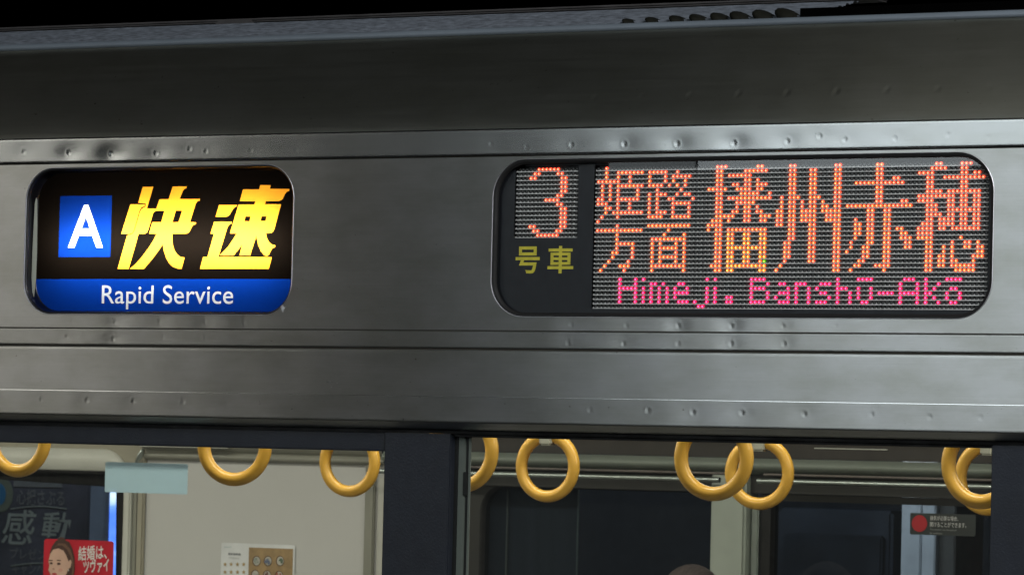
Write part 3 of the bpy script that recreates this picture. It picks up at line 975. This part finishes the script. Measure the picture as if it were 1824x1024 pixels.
zr1 = fz(1000, 847, 2.62); zr2 = fz(1000, 835.5, 2.65)
plx0, plx1 = fx(1283), fx(1345)
for a_, b_ in ((bx0, fx(1282, 850, 2.62)), (fx(1350, 850, 2.62), bx1)):
    rod('blind_rail', a_, b_, 2.62, zr1, .0065, M['rail'])
    rod('curtain_rod', a_, b_, 2.65, zr2, .0032, plain('dull_rod', (.16, .14, .13), .5, .3))
P_(box('window_pillar', plx0, plx1, FW - .05, FW + .02, -1.95, fz(1320, 838, FW), plain('pillar_paint', (.34, .38, .34), .5, 0, .06), car, .006))
P_(box('window_pillar', fx(1349), fx(1362), FW - .03, FW + .02, -1.95, fz(1350, 900), M['rail'], car, .003))
P_(box('window_frame', fx(1362) + .0005, fx(1380), FW - .02, FW + .02, -1.95, fz(1350, 868), M['blackmat'], car))
# window 1 (left bay), rounded corners
wt = fz(950, 866)
w1 = rrect(fx(862), plx0 - .004, -1.2, wt, .06, 10)
rc = [(bx0, -1.95), (plx0, -1.95), (plx0, wt + .006), (bx0, wt + .006)]
ve, te = cdt(loop_edges(rc) + loop_edges(w1)); cen = np.array([ve[list(t)].mean(0) for t in te]); kp = ~inside(cen, loop_edges(w1))
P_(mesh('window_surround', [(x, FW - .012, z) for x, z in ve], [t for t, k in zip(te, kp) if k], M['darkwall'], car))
P_(loft('window_frame', [(inset(w1, -.002), FW - .014), (inset(w1, .003), FW - .012), (inset(w1, .004), FW + .02)], M['blackmat'], car))
P_(mesh('far_window_glass', [(x, FW + .004, z) for x, z in w1], [tuple(range(len(w1)))], M['fglass'], car))
P_(box('roller_blind', fx(864, 900, FW + .03), fx(1030, 900, FW + .03), FW + .028, FW + .032, -1.2, wt + .03, M['blind'], car))
P_(box('blind_edge', fx(903, 900, FW + .024), fx(905.5, 900, FW + .024), FW + .022, FW + .026, -1.2, wt - .005, M['trim'], car))
P_(box('blind_edge', fx(1029, 900, FW + .024), fx(1031, 900, FW + .024), FW + .022, FW + .026, -1.2, wt + .005, M['duct'], car))
# window 2 (right bay)
w2t = fz(1500, 895)
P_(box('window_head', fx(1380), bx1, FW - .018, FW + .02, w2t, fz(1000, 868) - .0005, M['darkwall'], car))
P_(mesh('far_window_glass', [(fx(1380), FW + .004, -1.2), (bx1, FW + .004, -1.2), (bx1, FW + .004, w2t), (fx(1380), FW + .004, w2t)], [(0, 1, 2, 3)], M['fglass'], car))
P_(box('side_wall_lower', bx0, bx1, FW - .011, FW + .02, -1.95, -1.2, M['wall'], car))
# grab rails that carry the straps
rod('grab_rail', IX0, IX1, .72, -.105, .014, M['rail']); rod('grab_rail', IX0, IX1, 1.84, -.13, .014, M['rail'])
# bench seats against the far wall
P_(box('bench_seat', bx0 + .1, bx1 - .1, 2.1, 2.62, -1.95, -1.52, M['seat'], car, .02))
P_(box('bench_back', bx0 + .1, bx1 - .1, 2.56, 2.68, -1.5, -1.08, M['seat'], car, .02))

# ================================================================== HAND STRAPS
ring_me = bpy.data.meshes.new('ring')
R0, RT = .0625, .0125
V = []; F = []; NU, NV = 72, 16
for i in range(NU):
    a = 2 * math.pi * i / NU
    for j in range(NV):
        b = 2 * math.pi * j / NV
        r_ = R0 + RT * math.cos(b); V.append((r_ * math.cos(a), RT * .95 * math.sin(b), r_ * math.sin(a)))
for i in range(NU):
    for j in range(NV):
        F.append((i * NV + j, ((i + 1) % NU) * NV + j, ((i + 1) % NU) * NV + (j + 1) % NV, i * NV + (j + 1) % NV))
ring_me.from_pydata(V, [], F); ring_me.update(); ring_me.materials.append(M['ring'])
for p in ring_me.polygons: p.use_smooth = True
bm = bmesh.new(); bm_box(bm, -.0145, .0145, -.016, .016, .0435, .088, .004); slv = bpy.data.meshes.new('sleeve'); bm.to_mesh(slv); bm.free(); slv.materials.append(M['belt'])
bm = bmesh.new(); bm_box(bm, -.012, .012, -.0025, .0025, .088, .345, .001); blt = bpy.data.meshes.new('belt'); bm.to_mesh(blt); bm.free(); blt.materials.append(M['belt'])
straps = [
    (-1.648, .72, -.5185, 0, 'orange hand strap ring at the far left edge, before the dark door window'),
    (-1.152, .72, -.5235, 9, 'large orange hand strap ring hanging before the pale panel, left of the smaller one'),
    (-.662, .72, -.524, 0, 'orange hand strap ring half hidden behind the left edge of the right window'),
    (-.153, .72, -.5255, 3, 'large near orange ring overlapping a smaller ring in the middle of the right window'),
    (.352, .72, -.526, -4, 'near orange ring at the right edge of the right window, cut by the dark post'),
    (-1.598, 1.84, -.5505, 0, 'smaller orange ring in the left window just beside the dark window post'),
    (-1.112, 1.84, -.549, 0, 'orange ring with its whole loop and pale sleeve visible, over the dark blind'),
    (-.620, 1.84, -.5515, 4, 'smaller far orange ring partly behind a larger ring before the pale pillar'),
    (-.118, 1.84, -.5495, -6, 'far orange ring mostly hidden behind another ring, above the red dot sticker'),
]
for i, (x, y, zb_, ry, lab) in enumerate(straps):
    t = tag(empty('hand_strap', (x, y, zb_ + R0 + RT)), lab, 'hand strap', 'orange ring hand straps in the saloon')
    t.rotation_euler = (0, math.radians(random.uniform(-3, 3)), math.radians(ry))
    for nm, me in (('ring', ring_me), ('sleeve', slv), ('belt', blt)):
        o = bpy.data.objects.new(nm, me); COL.objects.link(o); o.parent = t

# ================================================================== STICKERS AND NOTICES
def flat(name, P, Y, m, parent=None, th=.0006):
    n = len(P); V = [(x, Y, z) for x, z in P] + [(x, Y + th, z) for x, z in P]
    F = [tuple(range(n)), tuple(range(2 * n - 1, n - 1, -1))] + [(i, n + i, n + (i + 1) % n, (i + 1) % n) for i in range(n)]
    return mesh(name, V, F, m, parent)


def ell(cx, cz, rx, rz, n=24, a=0):
    ca, sa = math.cos(math.radians(a)), math.sin(math.radians(a))
    return [(cx + rx * math.cos(t) * ca - rz * math.sin(t) * sa, cz + rx * math.cos(t) * sa + rz * math.sin(t) * ca) for t in [2 * math.pi * k / n for k in range(n)]]


m_, nt_, out_ = mat('frosted_sticker')
d_ = nt_.nodes.new('ShaderNodeBsdfTransparent'); d_.inputs[0].default_value = (.6, .72, .8, 1)
t_ = nt_.nodes.new('ShaderNodeBsdfTranslucent'); t_.inputs[0].default_value = (.75, .88, .92, 1)
d2 = nt_.nodes.new('ShaderNodeBsdfDiffuse'); d2.inputs[0].default_value = (.55, .68, .74, 1)
x1_ = nt_.nodes.new('ShaderNodeMixShader'); x1_.inputs[0].default_value = .25
x2_ = nt_.nodes.new('ShaderNodeMixShader'); x2_.inputs[0].default_value = .72
nt_.links.new(t_.outputs[0], x1_.inputs[1]); nt_.links.new(d2.outputs[0], x1_.inputs[2])
nt_.links.new(d_.outputs[0], x2_.inputs[1]); nt_.links.new(x1_.outputs[0], x2_.inputs[2]); nt_.links.new(x2_.outputs[0], out_.inputs[0])
SYk = .0385
P = rrect(wp(187, 850, SYk).x, wp(334, 850, SYk).x, wp(260, 878, SYk).z, wp(260, 824, SYk).z, .003, 4)
tag(flat('window_sticker', P, SYk, m_), 'plain frosted pale blue rectangular sticker on the left window glass', 'sticker')

# ventilation notice on the far window
def S2(px, py, Y=FW - .004): p = wp(px, py, Y); return (p.x, p.z)


t = tag(empty('ventilation_sticker', (*S2(1680, 955)[:1], FW, S2(1680, 955)[1])), 'dark grey notice sticker with a red dot and white Japanese text on the far window', 'sticker')
off = Vector((t.location.x, t.location.y, t.location.z))


def L_(o, t):
    o.parent = t; o.location = -t.location; return o


white_ink = plain('white_ink', (.55, .55, .55), .6); grey_ink = plain('grey_ink', (.25, .26, .26), .6)
YS = FW - .002
xa, xb = wp(1621, 930, YS).x, wp(1738, 930, YS).x; zb_, za = wp(1680, 953, YS).z, wp(1680, 914.5, YS).z
L_(flat('sticker_face', rrect(xa, xb, zb_, za, .004, 4), YS, plain('dark_sticker', (.022, .028, .028), .5)), t)
L_(flat('red_dot', ell(wp(1638, 935, YS).x, (za + zb_) / 2 + .001, .0185, .0185), YS - .001, plain('red_ink', (.42, .012, .02), .6), th=.0004), t)
xt = wp(1657, 930, YS).x; hz = za - zb_
for s, wdt, top, bot, mm in (('換気が必要な場合、', .62, .90, .68, white_ink), ('開けることができます。', .80, .62, .38, white_ink), ('The window may be opened', .58, .30, .20, grey_ink), ('for ventilation.', .28, .14, .05, grey_ink)):
    L_(print_text('lettering', s, xt, xt + (xb - xt) * wdt, zb_ + hz * bot, zb_ + hz * top, YS - .0012, mm, None, .006), t)

# red advertisement on the far door glass
YA = FW - .002
t = tag(empty('red_advert', (wp(138, 1024, YA).x, YA, wp(138, 1024, YA).z)), 'red advertising sticker with a brown haired woman portrait and white Japanese words', 'poster')
ax, bx_, az, bz = wp(78, 990, YA).x, wp(202, 990, YA).x, wp(138, 961, YA).z, wp(138, 961, YA).z - .19
L_(flat('poster_sheet', rrect(ax, bx_, bz, az, .008, 5), YA, plain('red_print', (.55, .012, .03), .4)), t)


def pp(x, y): p = wp(x / 4.197, 780 + y / 4.197, YA); return (p.x, p.z)


skin = plain('printed_skin', (.68, .43, .33), .5); hair = plain('printed_hair', (.07, .03, .02), .5)
L_(flat('printed_hair', [pp(*p) for p in ((420, 765), (450, 755), (480, 756), (520, 775), (545, 830), (560, 900), (560, 985), (550, 1040), (560, 1100), (430, 1100), (430, 980), (380, 900), (375, 850), (392, 805))], YA - .0012, hair, th=.0004), t)
L_(flat('printed_hair_bun', ell(*pp(462, 768), .012, .010, 16), YA - .0010, hair, th=.0003), t)
L_(flat('printed_hair_strand', [pp(*p) for p in ((400, 830), (430, 800), (470, 800), (505, 830), (530, 880), (545, 960), (538, 1040), (528, 1100), (545, 1100), (556, 1000), (552, 900), (530, 830), (490, 788), (440, 785))], YA - .0021, plain('hair_highlight', (.16, .08, .05), .5), th=.0003), t)
L_(flat('printed_cheek', ell(*pp(455, 985), .0065, .0045, 14), YA - .0021, plain('cheek_pink', (.66, .34, .27), .5), th=.0003), t)
L_(flat('printed_face', [pp(*p) for p in ((400, 832), (440, 822), (478, 840), (500, 880), (515, 920), (530, 905), (538, 925), (530, 965), (515, 975), (500, 1010), (480, 1060), (440, 1075), (400, 1060), (378, 1010), (365, 985), (372, 950), (366, 915), (378, 865))], YA - .0018, skin, th=.0004), t)
for ex, ey, rx, ry in ((386, 933, .0046, .0028), (443, 937, .0056, .0031)): L_(flat('printed_eye', ell(*pp(ex, ey), rx, ry, 10), YA - .0024, hair, th=.0004), t)
for ex in (383, 443): L_(flat('printed_brow', ell(*pp(ex, 912), .0072, .0014, 10), YA - .0024, hair, th=.0004), t)
L_(flat('printed_nose', ell(*pp(404, 976), .0034, .0022, 10), YA - .0024, plain('nose_shade', (.42, .22, .16), .5), th=.0004), t)
L_(flat('printed_mouth', ell(*pp(410, 1014), .0075, .0030, 12), YA - .0024, plain('lip_red', (.5, .03, .05), .5), th=.0004), t)
L_(flat('printed_earring', ell(*pp(516, 985), .0012, .003, 8), YA - .0024, white_ink, th=.0004), t)
wink = plain('white_print', (.8, .8, .78), .5)
a = pp(583, 905); b = pp(800, 805); L_(print_text('lettering', '結婚は、', a[0], b[0], a[1], b[1], YA - .0014, wink, None, .012, .1, 1, 5), t)
a = pp(625, 1000); b = pp(820, 905); L_(print_text('lettering', 'ツヴァイ', a[0], b[0], a[1], b[1], YA - .0014, wink, None, .018, .1, 1, 6), t)

# small notice with pictures of dishes on the pale panel
YN = FW - .0075
t = tag(empty('notice_poster', (wp(458, 1024, YN).x, YN, wp(458, 1024, YN).z)), 'small white notice with gold stars and a tan picture of dishes on the pale panel', 'poster')


def np_(x, y): p = wp(370 + x / 10.13, 950 + y / 10.13, YN); return (p.x, p.z)


x0_, x1_n = np_(240, 400)[0], np_(1570, 400)[0]; zt_ = (np_(240, 170)[1] + np_(1570, 195)[1]) / 2
L_(flat('notice_sheet', rrect(x0_, x1_n, zt_ - .2, zt_, .005, 4), YN, plain('notice_white', (.72, .74, .76), .5)), t)
tx0, tx1 = np_(745, 400)[0], np_(1540, 400)[0]; tz = zt_ - .009
L_(flat('dish_picture', [(tx0, tz - .18), (tx1, tz - .18), (tx1, tz), (tx0, tz)], YN - .001, plain('tan_print', (.34, .23, .11), .6, 0, .2, (60, 60, 60)), th=.0004), t)
for k, (cx, cy, cc) in enumerate(((885, 490, (.3, .34, .3)), (1090, 490, (.16, .19, .28)), (1310, 490, (.12, .17, .12)), (860, 740, (.45, .45, .42)), (1075, 750, (.16, .07, .06)), (1290, 760, (.35, .09, .05)))):
    q = np_(cx, cy)
    L_(flat('printed_dish', ell(*q, .0118, .0125, 20), YN - .0015, plain('bowl_rim', (.12, .06, .03), .5), th=.0003), t)
    L_(flat('printed_dish', ell(q[0] + .001, q[1], .0098, .0105, 20), YN - .0020, plain('bowl_inside', (.5, .48, .42), .5), th=.0003), t)
    for g in range(4):
        L_(flat('printed_food', ell(q[0] + random.uniform(-.005, .006), q[1] + random.uniform(-.005, .005), random.uniform(.003, .006), random.uniform(.002, .0035), 7, random.uniform(0, 180)), YN - .0025 - g * .0004, plain('food', cc, .6, 0, .4, (400, 400, 400)), th=.0002), t)
gold = plain('gold_ink', (.42, .30, .13), .5)
for cy in (550, 690):
    for cx in (315, 425, 540, 652):
        q = np_(cx, cy); st = []
        for k in range(10):
            a = math.pi / 2 + k * math.pi / 5; r_ = .0055 if k % 2 == 0 else .0026; st.append((q[0] + r_ * math.cos(a), q[1] + r_ * math.sin(a)))
        L_(flat('gold_star', st, YN - .001, gold, th=.0003), t)
a = np_(370, 385); b = np_(600, 350); L_(print_text('lettering', '新幹線特典', a[0], b[0], a[1], b[1], YN - .001, plain('dark_ink', (.06, .07, .09), .6), None, .006), t)
a = np_(385, 450); b = np_(575, 425); L_(print_text('lettering', 'のりほうだい', a[0], b[0], a[1], b[1], YN - .001, grey_ink, None), t)
a = np_(300, 250); b = np_(435, 232); L_(print_text('lettering', 'JOURNEY', a[0], b[0], a[1], b[1], YN - .001, plain('teal_ink', (.2, .4, .42), .6), None), t)

# ================================================================== BEYOND THE FAR WINDOWS
bw = tag(box('station_wall', -12, 3, 6.0, 6.2, -3, .0, plain('dark_station_wall', (.009, .011, .016), .8)), kind='structure')
# campaign board on the far platform
YB = 4.2
t = tag(empty('campaign_board', (wp(90, 1024, YB).x, YB, wp(90, 1024, YB).z)), 'dark navy campaign board with large pale Japanese letters seen through the left window', 'poster board')
L_(box('board_panel', wp(-160, 900, YB).x, wp(157, 900, YB).x, YB, YB + .05, -1.6, wp(60, 842, YB).z, plain('navy_print', (.080, .074, .092), .5, 0, .5, (5, 5, 5)), None, .004), t)
L_(box('board_frame', wp(157, 900, YB).x + .001, wp(184, 900, YB).x, YB + .005, YB + .03, -1.6, wp(60, 842, YB).z - .006, plain('blue_grey_frame', (.20, .23, .29), .5), None, .003), t)
pale = plain('pale_print', (.34, .34, .29), .6); dimp = plain('dim_print', (.20, .19, .18), .6)


def bt(s, x0, y0, x1, y1, m, bold=.01, sh_=0, rot=0):
    a = wp(x0, y0, YB); b = wp(x1, y1, YB)
    L_(print_text('lettering', s, a.x, b.x, a.z, b.z, YB - .002, m, None, bold, sh_, 1, rot), t)


bt('心揺さぶる', 30, 898, 116, 873, dimp, .012)
bt('感', 2, 968, 66, 908, pale, .009, .15)
bt('動', 72, 966, 128, 912, pale, .011, .15)
bt('プレゼント', 18, 994, 98, 978, dimp, .01)
bt('キャンペーン', 22, 1022, 110, 1004, dimp, .01)
q = wp(2, 880, YB)
L_(flat('round_badge', ell(q.x, q.z, .045, .052), YB - .003, plain('badge_ring', (.16, .17, .12), .6), th=.001), t)
L_(flat('round_badge', ell(q.x - .004, q.z, .024, .032), YB - .005, plain('badge_blue', (.03, .16, .30), .6), th=.001), t)
a = wp(25, 866, YB); b = wp(112, 858, YB)
L_(flat('printed_bar', [(a.x, a.z), (b.x, a.z + .001), (b.x, b.z), (a.x, b.z)], YB - .003, dimp, th=.001), t)
for y_ in (899, 1000):
    L_(flat('printed_curve', [(wp(x, y_ + 5 * math.sin((x - 20) / 100 * math.pi) * -1 + 6, YB).x, wp(x, y_ + 5 * math.sin((x - 20) / 100 * math.pi) * -1 + 6, YB).z) for x in range(20, 121, 10)] + [(wp(x, y_ + 5 * math.sin((x - 20) / 100 * math.pi) * -1 + 8, YB).x, wp(x, y_ + 5 * math.sin((x - 20) / 100 * math.pi) * -1 + 8, YB).z) for x in range(120, 19, -10)], YB - .0035, pale, th=.001), t)
# lit blue light box behind the board
t = tag(empty('light_box_sign', (wp(206, 1024, 4.6).x, 4.6, wp(206, 1024, 4.6).z)), 'bright blue and white lit sign box at the edge of the far door window', 'sign')
m_, nt_, out_ = mat('lit_blue_white')
e_ = nt_.nodes.new('ShaderNodeEmission'); e_.inputs[1].default_value = 3.6
nt_.links.new(ramp(nt_, noise(nt_, (5, 5, 9), 1, 2), [(.35, (.05, .16, .75)), (.55, (.18, .35, .95)), (.66, (.8, .92, 1))]), e_.inputs[0]); nt_.links.new(e_.outputs[0], out_.inputs[0])
L_(box('sign_face', wp(194, 950, 4.6).x, wp(230, 950, 4.6).x, 4.6, 4.61, -1.5, wp(206, 870, 4.6).z, m_, None), t)
L_(box('sign_case', wp(184, 950, 4.6).x, wp(194, 950, 4.6).x - .001, 4.59, 4.75, -1.5, wp(206, 862, 4.6).z, plain('blue_case', (.05, .09, .22), .5), None, .004), t)
L_(box('sign_case', wp(194, 950, 4.6).x, wp(230, 950, 4.6).x, 4.612, 4.75, -1.5, wp(206, 866, 4.6).z, plain('blue_case_back', (.05, .09, .22), .5), None), t)
# white column on the far platform
YC = 4.0
t = tag(empty('platform_column', (wp(1635, 1024, YC).x, YC, wp(1635, 1024, YC).z)), 'white two panel column seen through the far window behind the red dot sticker', 'column')
wc = plain('white_column', (.62, .65, .68), .5)
L_(box('column_panel', wp(1606, 900, YC).x, wp(1641, 900, YC).x, YC, YC + .2, -3, .3, wc, None, .003), t)
L_(box('column_panel', wp(1643, 900, YC).x, wp(1667, 900, YC).x, YC, YC + .2, -3, .3, wc, None, .003), t)
L_(box('column_side', wp(1667, 900, YC).x + .001, wp(1697, 900, YC).x, YC + .02, YC + .2, -3, .3, plain('dark_column_side', (.10, .095, .085), .6), None, .003), t)
# dim bluish window reflections, built as boxes far off
t = tag(empty('dim_window_reflection', (-2.6, 5.2, -2.0)), 'dim blue grey boxes standing in for reflections in the right far window', 'reflection')
L_(box('reflection_box', wp(1385, 900, 5.2).x, wp(1590, 900, 5.2).x, 5.2, 5.6, -2.5, wp(1450, 905, 5.2).z, plain('reflection_blue_grey', (.022, .027, .038), .5, 0, .5, (6, 6, 6)), None, .01), t)
L_(box('reflection_box_dark', wp(1400, 900, 5.18).x, wp(1575, 900, 5.18).x, 5.17, 5.199, -2.5, wp(1450, 950, 5.18).z, plain('reflection_dark', (.010, .013, .02), .5, 0, .5, (8, 8, 8)), None, .006), t)

# ================================================================== SEATED PERSON (only the top of the head shows)
hp = wp(1232, 1007, 2.36)
per = tag(empty('person', (hp.x, 2.3, -1.52)), 'person seated on the far bench with short dark hair, only the head top showing', 'person')
bm = bmesh.new(); bmesh.ops.create_uvsphere(bm, u_segments=28, v_segments=20, radius=1)
for v in bm.verts:
    x, y, z = v.co
    z2 = z * .118; wdt = .076 if z > 0 else .076 - .018 * (-z) ** 1.5
    v.co = (x * wdt, y * (.094 if z > -.2 else .085), z2)
    if y < -.6 and abs(x) < .25 and -.35 < z < 0.05: v.co.y -= .014 * (1 - abs(x) / .25)
    if y < -.5 and .1 < abs(x) < .55 and .0 < z < .25: v.co.y += .006
bmesh.ops.translate(bm, verts=bm.verts, vec=(hp.x, 2.36, hp.z - .122))
# neck, shoulders and torso continue the same surface
prev = None
for (z, rx, ry) in ((-.10, .052, .055), (-.17, .055, .058), (-.20, .12, .075), (-.24, .20, .10), (-.34, .205, .115), (-.55, .175, .12), (-.75, .18, .13)):
    rg = [bm.verts.new((hp.x + rx * math.cos(2 * math.pi * k / 20), 2.38 + ry * math.sin(2 * math.pi * k / 20), hp.z - .02 + z)) for k in range(20)]
    if prev:
        for k in range(20): bm.faces.new((prev[k], prev[(k + 1) % 20], rg[(k + 1) % 20], rg[k]))
    prev = rg
body = bm_obj('body', bm, plain('skin', (.36, .22, .17), .55), None, True); L_(body, per)
bm = bmesh.new(); bmesh.ops.create_uvsphere(bm, u_segments=28, v_segments=18, radius=1)
bmesh.ops.delete(bm, geom=[v for v in bm.verts if v.co.z < -.35 or (v.co.y < -.35 and v.co.z < .62)], context='VERTS')
for v in bm.verts: v.co = (v.co.x * .083, v.co.y * .102, v.co.z * .124)
bmesh.ops.translate(bm, verts=bm.verts, vec=(hp.x, 2.363, hp.z - .120))
L_(bm_obj('hair', bm, plain('dark_hair', (.07, .056, .055), .6, 0, .3, (200, 40, 40)), None, True), per)
bm = bmesh.new(); prev = None
for (z, rx, ry) in ((-.185, .075, .075), (-.215, .16, .09), (-.25, .215, .112), (-.36, .22, .128), (-.56, .19, .135), (-.78, .2, .145)):
    rg = [bm.verts.new((hp.x + rx * math.cos(2 * math.pi * k / 24), 2.38 + ry * math.sin(2 * math.pi * k / 24), hp.z - .02 + z)) for k in range(24)]
    if prev:
        for k in range(24): bm.faces.new((prev[k], prev[(k + 1) % 24], rg[(k + 1) % 24], rg[k]))
    prev = rg
L_(bm_obj('jacket', bm, plain('dark_jacket', (.03, .03, .04), .8), None, True), per)
for s in (-1, 1):
    bm = bmesh.new(); prev = None
    for (dx, y, z, r_) in ((.20, 2.38, -.30, .055), (.235, 2.34, -.48, .047), (.22, 2.22, -.66, .042), (.16, 2.08, -.70, .033), (.11, 2.02, -.70, .03)):
        rg = [bm.verts.new((hp.x + s * dx + r_ * math.cos(2 * math.pi * k / 12), y + r_ * .8 * math.sin(2 * math.pi * k / 12), hp.z + z + r_ * .5 * math.sin(2 * math.pi * k / 12))) for k in range(12)]
        if prev:
            for k in range(12): bm.faces.new((prev[k], prev[(k + 1) % 12], rg[(k + 1) % 12], rg[k]))
        prev = rg
    L_(bm_obj('sleeve', bm, plain('jacket_sleeve', (.03, .03, .04), .8), None, True), per)
